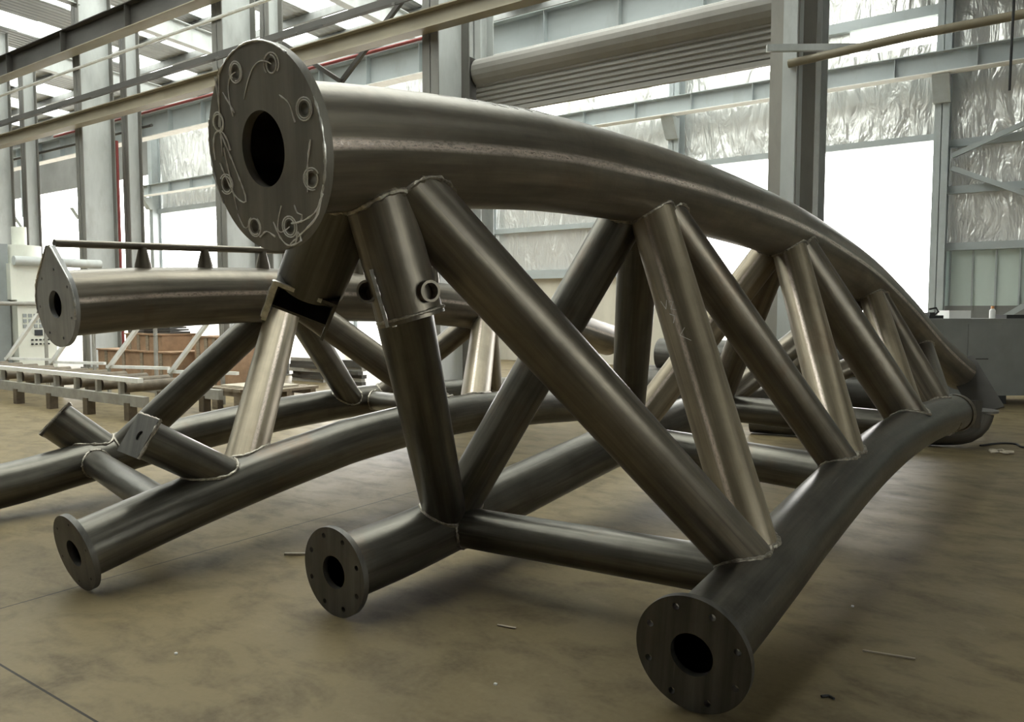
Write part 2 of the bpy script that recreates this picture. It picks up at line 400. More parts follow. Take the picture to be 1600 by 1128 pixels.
# ---- near truss
T1 = spline([(-1.983, 1.545, 1.992), (-1.945, 1.92, 2.050), (-1.887, 2.5, 2.112), (-1.845, 3.0, 2.145), (-1.795, 4, 2.168), (-1.748, 5, 2.15), (-1.71, 6, 2.105), (-1.65, 7, 2.0), (-1.545, 8, 1.82), (-1.39, 9, 1.51), (-1.20, 10, 1.11), (-1.04, 10.8, .83), (-.95, 11.25, .70)])
R1 = spline([(-1.05, 2.68, .235), (-1.042, 3.1, .272), (-1.03, 3.5, .318), (-1.018, 4, .378), (-.98, 5, .485), (-.925, 6, .555), (-.85, 7, .578), (-.76, 8, .556), (-.735, 8.25, .545)])
L1 = spline([(-2.836, 2.56, .225), (-2.809, 3, .252), (-2.78, 3.5, .304), (-2.75, 4, .362), (-2.691, 5, .473), (-2.632, 6, .553), (-2.572, 7, .60), (-2.513, 8, .59), (-2.454, 9, .52)])
near = thing('pipe_truss', 'largest dark steel pipe truss in front, its big chalk-marked end flange raised high', 'truss', (-1.9, 5.5, 0))
RT, RB = 0.206, 0.163
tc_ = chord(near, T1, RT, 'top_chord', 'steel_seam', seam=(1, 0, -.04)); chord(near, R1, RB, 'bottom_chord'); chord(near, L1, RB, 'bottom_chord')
tT, tR, tL = bvh_of(T1, RT), bvh_of(R1, RB), bvh_of(L1, RB)
for (p, R, h, nb, br, sc) in ((T1, .306, .113, 8, .0185, 5), (R1, .225, .083, 8, .0135, 0), (L1, .225, .083, 8, .0135, 0)):
    d = (p[1] - p[0]).normalized(); c = p[0] - d * 0.012
    f = flange(near, c, -d, R, h, nb, br, 0.03, 'plate_mid' if sc else 'plate', .32, None, sc)
    if sc: f['label'] = 'round flange plate with chalk loops round its bolt holes'
    ring_bead(f, p[0] + d * 0.006, d, (RT if p is T1 else RB) + .003)
N1, N2, N3, N4, N5 = on(T1, 1.93), on(T1, 3.78), on(T1, 6.05), on(T1, 8.25), on(T1, 9.85)
r1, r2, r3, r4 = on(R1, 3.42), on(R1, 4.98), on(R1, 6.75), on(R1, 7.85)
l1, l2, l3, l4 = on(L1, 3.34), on(L1, 5.35), on(L1, 7.0), on(L1, 8.5)
WB = 0.120
brace(near, N1, l1, WB, (tT, tL), 'steel_dark'); brace(near, N1, r1, WB, (tT, tR))
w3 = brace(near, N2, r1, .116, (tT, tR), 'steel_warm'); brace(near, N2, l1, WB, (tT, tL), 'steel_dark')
brace(near, N2, r2, .112, (tT, tR)); brace(near, N2, l2, WB, (tT, tL), 'steel_dark')
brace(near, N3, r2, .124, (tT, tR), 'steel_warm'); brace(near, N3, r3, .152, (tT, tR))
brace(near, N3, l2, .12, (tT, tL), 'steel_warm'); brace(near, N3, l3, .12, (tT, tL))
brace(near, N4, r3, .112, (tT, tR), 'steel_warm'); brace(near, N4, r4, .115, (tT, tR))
brace(near, N4, l3, .12, (tT, tL)); brace(near, N4, l4, .12, (tT, tL))
brace(near, N5, r4, .10, (tT, tR)); brace(near, N5, l4, .11, (tT, tL))
for a, b, r in ((l1, r1, .112), (l2, r2, .125), (l3, r3, .12)):
    brace(near, a, b, r, (tL, tR), 'steel_dark', 'cross_tie')
# chalk marks left on the pipes
m = MB()
for st in ([(2.16, 66), (2.22, 66)], [(2.33, 74), (2.31, 62), (2.36, 64)], [(2.40, 76), (2.44, 58)], [(2.46, 76), (2.47, 60), (2.51, 58)], [(2.53, 76), (2.57, 58)], [(2.60, 77), (2.66, 58)], [(2.70, 76), (2.76, 58)]):
    pts = []
    for (ya, ea), (yb, eb) in zip(st, st[1:]):
        for k in range(7):
            y = ya + (yb - ya) * k / 6; e = math.radians(ea + (eb - ea) * k / 6); c = on(T1, y); pts.append(c + V((math.cos(e), 0, math.sin(e))) * (RT + .001))
    m = MB(); m.tube(pts, .0022, 5); m.build('chalk_mark', M['chalk'], tc_)
dd = (r1 - N2).normalized(); mid = N2.lerp(r1, .4); sd = V((0, 0, 1.5)) - mid; sd = (sd - dd * sd.dot(dd)).normalized(); sr = dd.cross(sd)
if sr.x > 0: sr = -sr
for st in ([(.42, .05), (.435, .32), (.455, -.05)], [(.335, .75), (.36, .6), (.34, .45)], [(.345, .35), (.35, .2), (.365, .38), (.372, .18)], [(.375, .5), (.385, .3), (.4, .45)]):
    pts = []
    for (ta, fa), (tb, fb) in zip(st, st[1:]):
        for k in range(6):
            t = ta + (tb - ta) * k / 5; f = fa + (fb - fa) * k / 5; pts.append(N2.lerp(r1, t) + (sd * math.cos(f) + sr * math.sin(f)) * .117)
    m = MB(); m.tube(pts, .0014, 5); m.build('chalk_mark', M['chalk'], w3)
# open-ended stubs hanging from the first top joint
def stub(root, a, d, L, r, sockets=True):
    a = V(a); d = V(d).normalized(); b = a + d * L
    m = MB(); m.tube([a.lerp(b, k / 6) for k in range(7)], r, 40, True, False)
    m.tube([b, b - d * .02], [r - .014, r - .014], 40, False, True)            # recessed end plate
    fm = frame_z(b, d)
    me = holed_plate(circle(r + .004, 48), [circle(r - .014, 40)], .02)
    m.mesh(me, fm); o = m.build('stub_pipe', M['steel'], root); weld_at(o, b, a, r, tT)
    return o, b, d
sA = on(T1, 1.90); eP = V((-1.845, 2.02, 1.478))
o, b, d = stub(near, sA, eP - sA, (eP - sA).length, .115)
o['label'] = 'short round stub pipe under the big top pipe'
fw_, rt_ = V((.69, -.73, 0)), V((.80, .60, 0))                                  # outward faces of the stub
ax0 = b - d * .09
def socket(c, ax, r):
    ax = ax.normalized(); m = MB(); m.tube([c - ax * .07, c + ax * .02], r, 28, True, False)
    m.tube([c + ax * .02, c - ax * .03], r - .009, 28, False, True); m.mesh(holed_plate(circle(r, 28), [circle(r - .009, 28)], .004), frame_z(c + ax * .02, ax)); m.build('pipe_socket', M['steel'], o)
socket(ax0 + rt_ * .078 + fw_ * .088, fw_ + rt_ * .55, .037)
socket(ax0 - rt_ * .118 + fw_ * .03, fw_ * .9 - rt_ * .45, .040)
m = MB(); e = -rt_ * .085 + fw_ * .083
pts = [ax0 + e + d * (-.075 + .2 * k / 14) for k in range(15)]
m.tube(pts, [.009 * (.7 + .7 * random.random()) for _ in pts], 8); m.tube([p + rt_ * .018 for p in pts], [.008 * (.6 + .8 * random.random()) for _ in pts], 8)
m.beam(pts[0] - rt_ * .006, pts[-1] - rt_ * .006, .012, .05, up=fw_)
m.build('gusset_plate', M['ground_edge'], o)
m = MB(); rg = frame_z(b, d); pts = [rg @ V((.119 * math.cos(k * .105), .119 * math.sin(k * .105), -.008)) for k in range(60)]
m.tube(pts, [.006 * (.7 + .6 * random.random()) for _ in pts], 7, closed=True); m.build('weld_bead', M['weld'], o)
rnd = random.Random(4)
for sx in (.0, .035, .06, -.03):                                                # chalk ticks by the sockets
    pass
# open box-ended stub on the far side of the same joint
q0 = on(T1, 1.90); q1 = V((-2.318, 1.98, 1.60)); dq = (q1 - q0).normalized()
m = MB(); m.tube([q0.lerp(q1, k / 5) for k in range(6)], .128, 40); o = m.build('stub_pipe', M['steel_dark'], near); weld_at(o, q1, q0, .128, tT)
rb = (V((.82, .57, 0)) - dq * V((.82, .57, 0)).dot(dq)).normalized(); bk = dq.cross(rb).normalized()
if bk.y < 0: bk = -bk
pm = Matrix((rb, bk, dq)).transposed().to_4x4(); pm.translation = q1
m = MB(); w_, h_, t_ = .118, .15, .012
m.box((-w_, .10, -.02), (w_, .112, h_), 0, pm); m.box((-w_, -.11, -.02), (-w_ + t_, .11, h_), 0, pm); m.box((w_ - t_, -.11, -.02), (w_, .11, h_), 0, pm)
m.box((-w_, -.115, -.03), (w_, .112, -.018), 0, pm); m.box((-w_, -.02, h_ - .012), (w_, .11, h_), 0, pm)
m.build('end_box', M['plate'], o)
m = MB(); m.box((-w_ - .003, -.118, -.03), (-w_ + t_ + .003, -.108, h_ + .002), 0, pm); m.box((-w_, -.12, -.033), (w_ * .5, -.112, -.016), 0, pm)
pts = [pm @ V((-w_ - .004, -.10, -.02 + (h_ + .02) * k / 9)) for k in range(10)]; m.tube(pts, [.008 * (.6 + .8 * random.random()) for _ in pts], 7)
m.build('ground_edge', M['ground_edge'], o)
# far end of the near truss: end plates, and a transverse pipe with elbow on the floor
dE = (T1[-1] - T1[-2]).normalized()
m = MB(); m.beam(T1[-1] + V((-.02, -.02, .17)), V((-.60, 10.75, .30)), .34, .03, up=(.2, -1, .2)); m.build('end_plate', M['dark_beam'], near)  # darker steel here stands in for shade on the plate face
bx = R1[-1]; m = MB(); m.tube([bx - V((.0, .02, 0)), bx + V((.02, .03, 0))], [RB + .012, RB + .012], 48); m.build('end_collar', M['steel'], near)
m = MB(); m.beam(bx + V((0, .03, 0)), bx + V((.10, .30, -.03)), .22, .26); m.build('end_box', M['plate'], near)
el = [V((-3.0, 9.4, .16)), V((-2.0, 9.5, .16)), V((-1.3, 9.62, .16)), V((-.95, 9.68, .165)), V((-.76, 9.72, .20)), V((-.67, 9.75, .29)), V((-.64, 9.76, .40))]
m = MB(); m.tube(spline(el, .05), .15, 40); m.build('elbow_pipe', M['plate'], near)
m = MB(); m.tube([el[-1], el[-1] + V((0, 0, .025))], .19, 40); m.build('elbow_collar', M['plate'], near)

# ---- rear truss
T2 = spline([(-5.204, 2.40, 1.540), (-5.183, 3, 1.586), (-5.153, 4, 1.622), (-5.123, 5, 1.612), (-5.093, 6, 1.563), (-5.063, 7, 1.47), (-5.03, 8, 1.36), (-4.98, 9.4, 1.1)])
R2 = spline([(-4.205, 1.99, .222), (-4.18, 2.5, .335), (-4.155, 3, .431), (-4.13, 3.5, .514), (-4.105, 4, .579), (-4.055, 5, .632), (-4.005, 6, .59), (-3.96, 7, .52), (-3.9, 9, .4)])
L2 = spline([(-6.23, 1.5, .165), (-6.216, 1.9, .195), (-6.198, 2.5, .240), (-6.183, 3, .307), (-6.153, 4, .43), (-6.123, 5, .503), (-6.093, 6, .527), (-6.063, 7, .50), (-6.03, 9, .42)])
rear = thing('pipe_truss', 'second steel pipe truss on the left behind the largest one, topped by a thin rail', 'truss', (-5.1, 5, 0))
RT2, RB2 = .213, .160
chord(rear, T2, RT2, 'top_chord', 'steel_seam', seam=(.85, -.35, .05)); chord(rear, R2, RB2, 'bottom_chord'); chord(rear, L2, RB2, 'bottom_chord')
uT, uR, uL = bvh_of(T2, RT2), bvh_of(R2, RB2), bvh_of(L2, RB2)
d = (T2[1] - T2[0]).normalized()
tear = [p for p in circle(.272, 96) if p[1] < .17] ; k = max(range(96), key=lambda i: 0)
tear = [(.272 * math.cos(math.radians(a)), .272 * math.sin(math.radians(a))) for a in range(140, 401, 4)] + [(.03, .37), (-.03, .37)]
f = flange(rear, T2[0] - d * .012, -d, .272, .088, 7, .010, .03, 'plate_bright', .5, tear, 0)
f['label'] = 'teardrop flange plate pointed at the top'
m = MB(); fm = frame_z(T2[0] - d * .028, -d)
for lo, hi in ((0, 12), (50, len(tear) - 1)):
    pts = [fm @ V((x, y, 0)) for x, y in (tear + tear[:1])[lo:hi + 2]]
    m.tube(pts, [.006 * (.4 + 1.3 * random.random()) for _ in pts], 6)
m.build('ground_edge', M['ground_edge'], f)
ring_bead(f, T2[0] + d * .006, d, RT2 + .003)
d = (R2[1] - R2[0]).normalized(); f = flange(rear, R2[0] - d * .012, -d, .215, .075, 6, .008, .03, 'plate', .3); ring_bead(f, R2[0] + d * .006, d, RB2 + .003)
A2, B2 = on(T2, 4.15), on(T2, 6.75)
C = lambda p, y: on(p, y)
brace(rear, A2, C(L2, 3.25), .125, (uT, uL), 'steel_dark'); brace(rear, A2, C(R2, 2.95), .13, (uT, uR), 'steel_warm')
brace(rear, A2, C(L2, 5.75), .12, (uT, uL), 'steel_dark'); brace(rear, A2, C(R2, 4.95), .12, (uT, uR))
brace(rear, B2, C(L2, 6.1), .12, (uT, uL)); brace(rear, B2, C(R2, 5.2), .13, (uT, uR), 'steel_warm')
brace(rear, B2, C(L2, 8.2), .12, (uT, uL)); brace(rear, B2, C(R2, 7.6), .12, (uT, uR))
brace(rear, C(L2, 3.05), C(R2, 2.5), .10, (uL, uR), 'steel_dark', 'cross_tie')
brace(rear, C(L2, 6.0), C(R2, 5.1), .10, (uL, uR), 'steel_dark', 'cross_tie')
def square_stub(root, a, b, r, plate, tree, lab, up):
    a, b = V(a), V(b); d = (b - a).normalized()
    m = MB(); m.tube([a.lerp(b, k / 5) for k in range(6)], r, 40); o = m.build('stub_pipe', M['steel_dark'], root); weld_at(o, b, a, r, tree)
    me = holed_plate([(-plate, -plate), (plate, -plate), (plate, plate), (-plate, plate)], [circle(.028, 20, .02, .0)], .022)
    fm = frame_z(b, d, up); m = MB(); m.mesh(me, fm); p = m.build('end_plate', M['plate'], o)
    m = MB(); q = [fm @ V((x * plate, y * plate, 0)) for x, y in ((1, -1), (1, 1), (-1, 1))]
    for e, f in zip(q, q[1:]):
        pts = [e.lerp(f, k / 12) for k in range(13)]; m.tube(pts, [.009 * (.6 + .8 * random.random()) for _ in pts], 7)
    m.build('weld_bead', M['weld'], p); o['label'] = lab
square_stub(rear, C(R2, 2.95), (-4.17, 2.32, .80), .112, .118, uR, 'stub pipe with square end plate', (.1, .7, .75))
square_stub(rear, C(L2, 3.18), (-6.40, 2.89, .64), .15, .155, uL, 'stub pipe with square end plate', (.1, .55, .85))
# thin rail carried on cone feet along the top pipe
rail = [V((p.x, p.y, p.z + .385)) for p in T2]
rail = [V((p.x, p.y, 1.94 + .033 * (p.y - 2.85))) for p in T2 if p.y < 6.2]
m = MB(); m.tube([rail[0] - V((0, .02, 0))] + rail[::4] + [rail[-1]], .025, 16); rl = m.build('top_rail', M['steel'], rear)
for y in (2.95, 3.42, 3.92, 4.42, 4.92, 5.42, 5.92):
    p = on(T2, y); z0 = p.z + RT2 - .01; z1 = 1.93 + .033 * (y - 2.85)
    m = MB(); m.tube([(p.x, y, z0), (p.x, y, z0 + .03), (p.x, y, z1)], [.056, .053, .026], 20); m.build('rail_foot', M['steel'], rl)

# ------------------------------------------------------------------ the hall
GX0, GX1, GY0, GY1 = -52, 14, -12, 19.3
m = MB(); m.box((GX0, GY0, -.15), (GX1, GY1, 0)); struct(m.build('floor', M['floor'], smooth=False))
m = MB(); m.box((-120, GY1, -.15), (60, 90, -.01)); struct(m.build('ground_outside', M['yard'], smooth=False))
# back wall: bays between columns; open doorways below, foil-lined sheet above
CX = [-2.1 - 6.02 * k for k in range(8)]
m = MB()
def wall(x0, x1, z0, z1, mi): m.box((x0, 19.2, z0), (x1, 19.3, z1), mi)
wall(-2.1, GX1, 2.87, 10.2, 0); wall(-2.1, GX1, 1.6, 2.87, 1); wall(-2.1, GX1, 0, 1.6, 3)
def upper(x0, x1, z0):                                       # foil with a broken band of roof-light sheet left open
    wall(x0, x1, z0, 7.25, 0); wall(x0, x1, 7.85, 10.2, 0); wall(x0, x0 + 1.9, 7.25, 7.85, 0); wall(x1 - 2.55, x1 - 1.95, 7.25, 7.85, 0)
upper(CX[1], CX[0], 5.22)
wall(CX[2], CX[1], 2.5, 7.0, 0); wall(CX[2], CX[1], 7.5, 10.2, 0); wall(CX[2] + 2.6, CX[2] + 3.5, 7.0, 7.5, 0); wall(CX[2] + 4.6, CX[2] + 5.2, 7.0, 7.5, 0); wall(CX[2], CX[1], 0, 2.5, 2)
for k in range(3, 6): wall(CX[k], CX[k - 1], 5.8, 10.2, 0)
wall(GX0, CX[5], 7.5, 10.2, 3)
struct(m.build('wall_back', [M['foil'], M['green_panel'], M['cream_panel'], M['wall_in']], smooth=False))
def pane(n, x0, x1, z0, z1):
    w = MB(); w.box((x0, 19.24, z0), (x1, 19.26, z1)); struct(w.build('window_%d' % n, M['skylight'], smooth=False))
pane(1, CX[1] + 1.9, CX[0], 7.25, 7.85); pane(2, CX[2], CX[1], 7.0, 7.5)
m = MB(); m.box((GX0 - .2, GY0, 0), (GX0, GY1, 11)); struct(m.build('wall_left', M['wall_in'], smooth=False))
m = MB(); m.box((GX0, GY0 - .2, 0), (GX1, GY0, 11)); struct(m.build('wall_front', M['wall_in'], smooth=False))
m = MB(); m.box((GX1, GY0, 0), (GX1 + .2, GY1, 2.4)); m.box((GX1, GY0, 5.6), (GX1 + .2, GY1, 11)); m.box((GX1, GY0, 2.4), (GX1 + .2, -2.5, 5.6)); m.box((GX1, 8.5, 2.4), (GX1 + .2, GY1, 5.6)); struct(m.build('wall_right', M['wall_in'], smooth=False))
w = MB(); w.box((GX1 + .08, -2.5, 2.4), (GX1 + .1, 8.5, 5.6)); struct(w.build('window_3', M['skylight'], smooth=False))
# roofs: ribbed sheet with clear strips running down the slope
wn = 4
def roof(y0, z0, y1, z1, name, strips, widths):
    global wn
    r = MB(); x = GX0
    def slab(b, xa, xb, t=.05):
        i = len(b.v)
        for (y, z) in ((y0, z0), (y1, z1)):
            for xx in (xa, xb):
                for dz in (0, t): b.v.append((xx, y, z + dz))
        for q in ((0, 2, 6, 4), (1, 5, 7, 3), (0, 1, 3, 2), (4, 6, 7, 5), (0, 4, 5, 1), (2, 3, 7, 6)): b.face([i + j for j in q])
    for i_, c in enumerate(strips):
        if isinstance(widths, (list, tuple)): width = widths[i_]
        else: width = widths
        slab(r, x, c - width / 2); w = MB(); slab(w, c - width / 2, c + width / 2, .02)
        struct(w.build('window_%d' % wn, M['skylight'], smooth=False)); wn += 1; x = c + width / 2
    slab(r, x, GX1 + .2); struct(r.build(name, M['roof'], smooth=False))
roof(11.1, 9.95, 19.4, 9.55, 'ceiling_far', [-49.5 + 3.01 * k for k in range(16)], [1.4] * 10 + [1.8] * 6)
roof(3.0, 10.21, 11.1, 9.95, 'ceiling_near', [-49.5 + 3.01 * k for k in range(16)] + [4.7], [1.3] * 11 + [2.5] * 5 + [.7])  # unseen strips widened, and one added at right, to light the pipes
roof(-5.0, 10.47, 3.0, 10.21, 'ceiling_front', [-22.41 + 3.01 * k for k in range(6)], 1.7)  # unseen strips added at left to brighten the foreground
roof(-12.2, 10.7, -5.0, 10.47, 'ceiling_rear', [], .8)
def purlin(y, z):
    b = MB(); b.beam((GX0, y, z), (GX1, y, z), .07, .2)
    tag(b.build('roof_purlin', M['purlin'], base=(0, y, z)), 'thin grey roof purlin running along under the roof sheets', 'roof beam', 'roof purlins')
for k in range(6): y = 12.2 + 1.35 * k; purlin(y, 9.95 - (y - 11.1) * .0482 - .115)
for k in range(6): y = 9.6 - 1.5 * k; purlin(y, 9.95 + (11.1 - y) * .0322 - .115)
def ibeam(b, a, e, w, h, tf=.02, tw=.014, mi=0, mi_low=None):
    a, e = V(a), V(e); up = V((0, 0, 1))
    b.beam(a + up * (h - tf / 2), e + up * (h - tf / 2), w, tf, mi); b.beam(a + up * tf / 2, e + up * tf / 2, w, tf, mi if mi_low is None else mi_low)
    b.beam(a + up * h / 2, e + up * h / 2, tw, h - 2 * tf, mi)
RX = [-2.9, -8.75, -14.65, -20.57, -26.5]
places = ['right of the roller shutter', 'left of the roller shutter', 'right of the big top flange', 'behind the raised flange', 'at the far left']
RAFT = ['over the roller shutter column', 'left of the roller shutter', 'above the big raised flange', 'above the left column', 'in the far left corner']
for x, w in zip(RX, RAFT):
    b = MB(); ibeam(b, (x, 11.5, 9.12), (x, 19.2, 8.75), .25, .58); tag(b.build('roof_rafter', M['column'], base=(x, 11.5, 9.1)), 'pale grey roof rafter of the far bay ' + w, 'roof beam', 'far bay rafters')
    b = MB(); ibeam(b, (x, 10.2, 9.2), (x, -2, 9.6), .25, .58); tag(b.build('roof_rafter', M['column'], base=(x, 10.2, 9.1)), 'grey roof rafter of the near bay ' + w, 'roof beam', 'near bay rafters')
# columns
def hcol(name, x, y0, y1, z1, fw, mats, label, group, bracket=None):
    b = MB(); t = .022
    b.box((x - fw / 2, y0, 0), (x + fw / 2, y0 + t, z1)); b.box((x - fw / 2, y1 - t, 0), (x + fw / 2, y1, z1)); b.box((x - .008, y0, 0), (x + .008, y1, z1), 1)
    b.box((x - fw / 2 - .05, y0 - .05, 0), (x + fw / 2 + .05, y1 + .05, .03))
    o = b.build(name, mats, smooth=False, base=(x, (y0 + y1) / 2, 0)); tag(o, label, 'column', group)
    if bracket:
        z = bracket; c = MB(); c.box((x - .16, y0 - .45, z - .5), (x + .16, y0, z)); c.v = [(v[0], v[1] if i % 8 > 3 or v[1] > y0 - .1 else y0 - .12, v[2]) for i, v in enumerate(c.v)]
        c.build('bracket', mats[1], o, smooth=False)
    return o
front_l = ['deep grey column standing just right of the roller shutter', 'deep grey column at the left end of the roller shutter', 'deep grey column rising behind the big raised flange', 'deep grey column standing left of the big raised flange', 'deep grey column at the left edge of the hall']
rear_l = ['slim column tucked behind the one right of the shutter', 'slim column tucked behind the left shutter column', 'slim column showing just right of the raised flange top', 'slim column with a red pipe beside it, left of the raised flange', 'slim column near the left edge, second from the edge']
for x, a, c in zip(RX, front_l, rear_l):
    near_ = x > -3
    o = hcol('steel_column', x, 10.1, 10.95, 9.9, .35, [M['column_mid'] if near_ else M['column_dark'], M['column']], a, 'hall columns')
    if near_:
        b2 = MB(); b2.box((x - .005, 10.05, .03), (x + .165, 10.099, 9.0)); b2.build('cover_strip', M['column'], o, smooth=False)  # added pale strip standing in for the lit half of the flange
    hcol('steel_column', x, 11.3, 11.7, 9.6, .30, [M['column'] if x > -9 else M['column_dark'], M['column']], c, 'hall columns')  # flanges near the shutter coloured pale to look lit, the rest dark as backlit
back_l = ['blue-grey wall column right of the bright doorway', 'blue-grey wall column left of the bright doorway, under the shutter', 'blue-grey wall column seen between the nearest diagonals', 'wall column hidden behind the top pipe of the largest truss', 'wall column hidden behind the raised flange', 'wall column with a bracket left of the raised flange', 'far wall column beside the white glare at left', 'last far wall column at the left edge']
for x, l in zip(CX, back_l): hcol('wall_column', x, 18.75, 19.15, 9.2, .28, [M['beam_blue'], M['beam_blue']], l, 'back wall columns', 6.34)
# crane beams
def long_beam(name, x0, x1, y, z, w, h, mats, label, cat, stiff=0, low=None, smooth=False):
    b = MB(); ibeam(b, (x0, y, z), (x1, y, z), w, h, mi_low=low)
    if stiff:
        k = x0 + stiff / 2
        while k < x1: b.box((k - .006, y - w / 2 + .01, z + .02), (k + .006, y + w / 2 - .01, z + h - .02)); k += stiff
    o = b.build(name, mats, smooth=False, base=((x0 + x1) / 2, y, z)); return tag(o, label, cat)
long_beam('crane_beam', -32.2, GX1, 18.35, 6.35, .30, .43, [M['beam_blue'], M['white_steel']], 'blue-grey crane beam with white lower flange along the back wall', 'crane beam', 1.5, 1)  # lower flange coloured white for the floor glare it reflects
long_beam('crane_beam', GX0, GX1, 9.9, 6.10, .24, .30, [M['tan']], 'tan crane beam crossing in front of the grey columns', 'crane beam')
long_beam('crane_beam', GX0, -2.9, 12.2, 6.30, .30, .62, [M['beam_blue'], M['white_steel']], 'grey crane beam with bright lower edge above the roller shutter', 'crane beam', 1.5, 1)  # bright lower edge is floor glare put into the flange colour
long_beam('roof_girder', GX0, GX1, 9.85, 7.88, .32, .56, [M['dark_beam'], M['tan']], 'dark girder with tan underside high along the columns', 'girder', 3, 1)
b = MB(); b.beam((GX0, 9.75, 6.66), (GX1, 9.75, 6.66), .10, .12)
tag(b.build('crane_rail', M['dark_beam'], smooth=False, base=(0, 9.75, 6.6)), 'dark rail running above the tan crane beam', 'rail')
k = -26.0
for i in range(9):
    b = MB(); x = -26 + 2.4 * i
    b.beam((x, 9.68, 6.58), (x + .35, 9.38, 6.41), .03, .04); b.beam((x + .7, 9.68, 6.58), (x + .35, 9.38, 6.41), .03, .04)
    tag(b.build('rail_hanger', M['dark_beam'], smooth=False, base=(x + .35, 9.5, 6.5)), 'small dark bracket hanging from the rail above the tan beam', 'bracket', 'rail hangers')
def pipe(name, pts, r, mat, label, cat, group=None):
    b = MB(); b.tube(pts, r, 14); return tag(b.build(name, M[mat], base=tuple(V(pts[0]))), label, cat, group)
pipe('pipe', [(GX0, 10.065, 7.6), (-8.6, 10.065, 7.6)], .035, 'white_steel', 'thin white pipe running under the dark high girder', 'pipe')
pipe('sprinkler_pipe', [(-26, 12.02, 6.955), (-20.95, 12.02, 6.955), (-9.0, 12.02, 6.955)], .035, 'red', 'red pipe running along above the crane beam', 'pipe')
pipe('riser_pipe', [(-20.62, 11.1, 6.0), (-20.62, 11.1, 3.0), (-20.62, 11.1, 0)], .045, 'red', 'red riser pipe between the two columns left of the raised flange', 'pipe')
pipe('conduit', [(-26, 12.2, 6.98), (-9.0, 12.2, 6.98)], .06, 'column', 'grey conduit running above the red pipe', 'pipe')
pipe('conduit', [(-40, 11.74, 6.45), (-20.0, 11.74, 6.45)], .04, 'dark_beam', 'thin dark conduit at far left below the tan crane beam', 'pipe')
for a, e, l in (((-11.33, 10.5, 5.86), (-9.6, 10.5, 7.12), 'dark diagonal strut rising to the right behind the tan beam'), ((-12.9, 10.42, 6.85), (-11.3, 10.42, 5.86), 'thin dark strut falling to the right just right of the raised flange')):
    b = MB(); b.beam(a, e, .07, .08); tag(b.build('diagonal_strut', M['dark_beam'], smooth=False, base=a), l, 'strut')
# bus-bar pipe and arm on the column right of the shutter
pipe('busbar_pipe', [(-2.82, 10.0, 4.55), (-1.4, 10.0, 4.62), (.2, 10.0, 4.64), (5, 10.0, 4.66)], .05, 'tan', 'tan pipe reaching right from the column in front of the bright wall', 'pipe')
b = MB(); b.beam((-3.0, 9.70, 4.69), (-1.95, 10.38, 4.69), .06, .08); tag(b.build('steel_bar', M['column'], smooth=False, base=(-3, 10.08, 4.7)), 'short grey steel arm on the column above the tan pipe', 'bracket')
pipe('hanging_cable', [(-.43, 9.0, 9.0), (-.42, 9.0, 6), (-.44, 9.0, 3.62)], .012, 'black', 'thin black cable hanging at the right edge', 'cable')
# girts and braces on the back wall
for (x0, x1, z, h, l) in ((-2.1, GX1, 5.04, .16, 'upper wall rail right of the bright doorway'), (-2.1, GX1, 4.06, .16, 'middle wall rail right of the bright doorway'), (-2.1, GX1, 2.86, .16, 'wall rail on top of the pale green sheets'),
                          (CX[1], CX[0], 7.9, .22, 'wall rail high above the bright doorway'), (CX[1], CX[0], 5.22, .14, 'wall rail forming the head of the bright doorway'),
                          (CX[2], CX[1], 3.87, .14, 'wall rail across the foil seen under the top pipe'), (CX[2], CX[1], 2.55, .25, 'deep wall rail over the cream sheets'),
                          (CX[5], CX[2], 5.8, .2, 'long wall rail heading the left doorways')):
    b = MB(); b.box((x0, 19.04, z - h / 2), (x1, 19.2, z + h / 2)); tag(b.build('wall_rail', M['beam_blue'], smooth=False, base=((x0 + x1) / 2, 19.1, z)), 'blue-grey ' + l, 'wall beam')
b = MB(); b.beam((-1.9, 18.9, 4.75), (2.2, 18.9, 6.4), .1, .1); tag(b.build('diagonal_brace', M['beam_blue'], smooth=False, base=(-1.9, 18.9, 4.8)), 'blue-grey diagonal brace rising right, right of the doorway', 'brace')
b = MB(); b.beam((-1.9, 18.9, 4.5), (2.2, 18.9, 2.5), .1, .1); tag(b.build('diagonal_brace', M['beam_blue'], smooth=False, base=(-1.9, 18.9, 4.5)), 'blue-grey diagonal brace falling right, right of the doorway', 'brace')
b = MB(); b.beam((-2.0, 18.85, .56), (1.2, 18.85, 2.8), .1, .1); tag(b.build('diagonal_brace', M['beam_blue'], smooth=False, base=(-.8, 18.8, 1.4)), 'low diagonal brace behind the grey cabinet', 'brace')
b = MB()
k = -1.9
while k < 3: b.box((k, 19.14, 1.6), (k + .03, 19.2, 2.8)); k += .42
struct(b.build('trim_1', M['beam_blue'], smooth=False))
# roller shutter
sh = thing('roller_shutter', 'brown-grey roller shutter rolled up between two columns above the largest truss', 'shutter', (-5.8, 11.1, 4.9))
b = MB(); b.tube([(-8.55 + 5.45 * k / 2, 11.2, 5.70) for k in range(3)], .25, 18); b.build('barrel', M['shutter'], sh, angle=10)
b = MB(); z = 5.50; i = 0
prof = []
while z > 4.98:
    prof += [(11.13, z), (11.10, z - .02), (11.10, z - .055), (11.13, z - .075)]; z -= .085
for (ya, za), (yb, zb) in zip(prof, prof[1:]):
    q = len(b.v); b.v += [(-8.55, ya, za), (-3.1, ya, za), (-3.1, yb, zb), (-8.55, yb, zb)]; b.face((q, q + 1, q + 2, q + 3))
b.build('curtain', M['shutter'], sh, smooth=False)
b = MB(); b.box((-8.55, 11.08, 4.92), (-3.1, 11.16, 4.99)); b.build('bottom_bar', M['shutter'], sh, smooth=False)
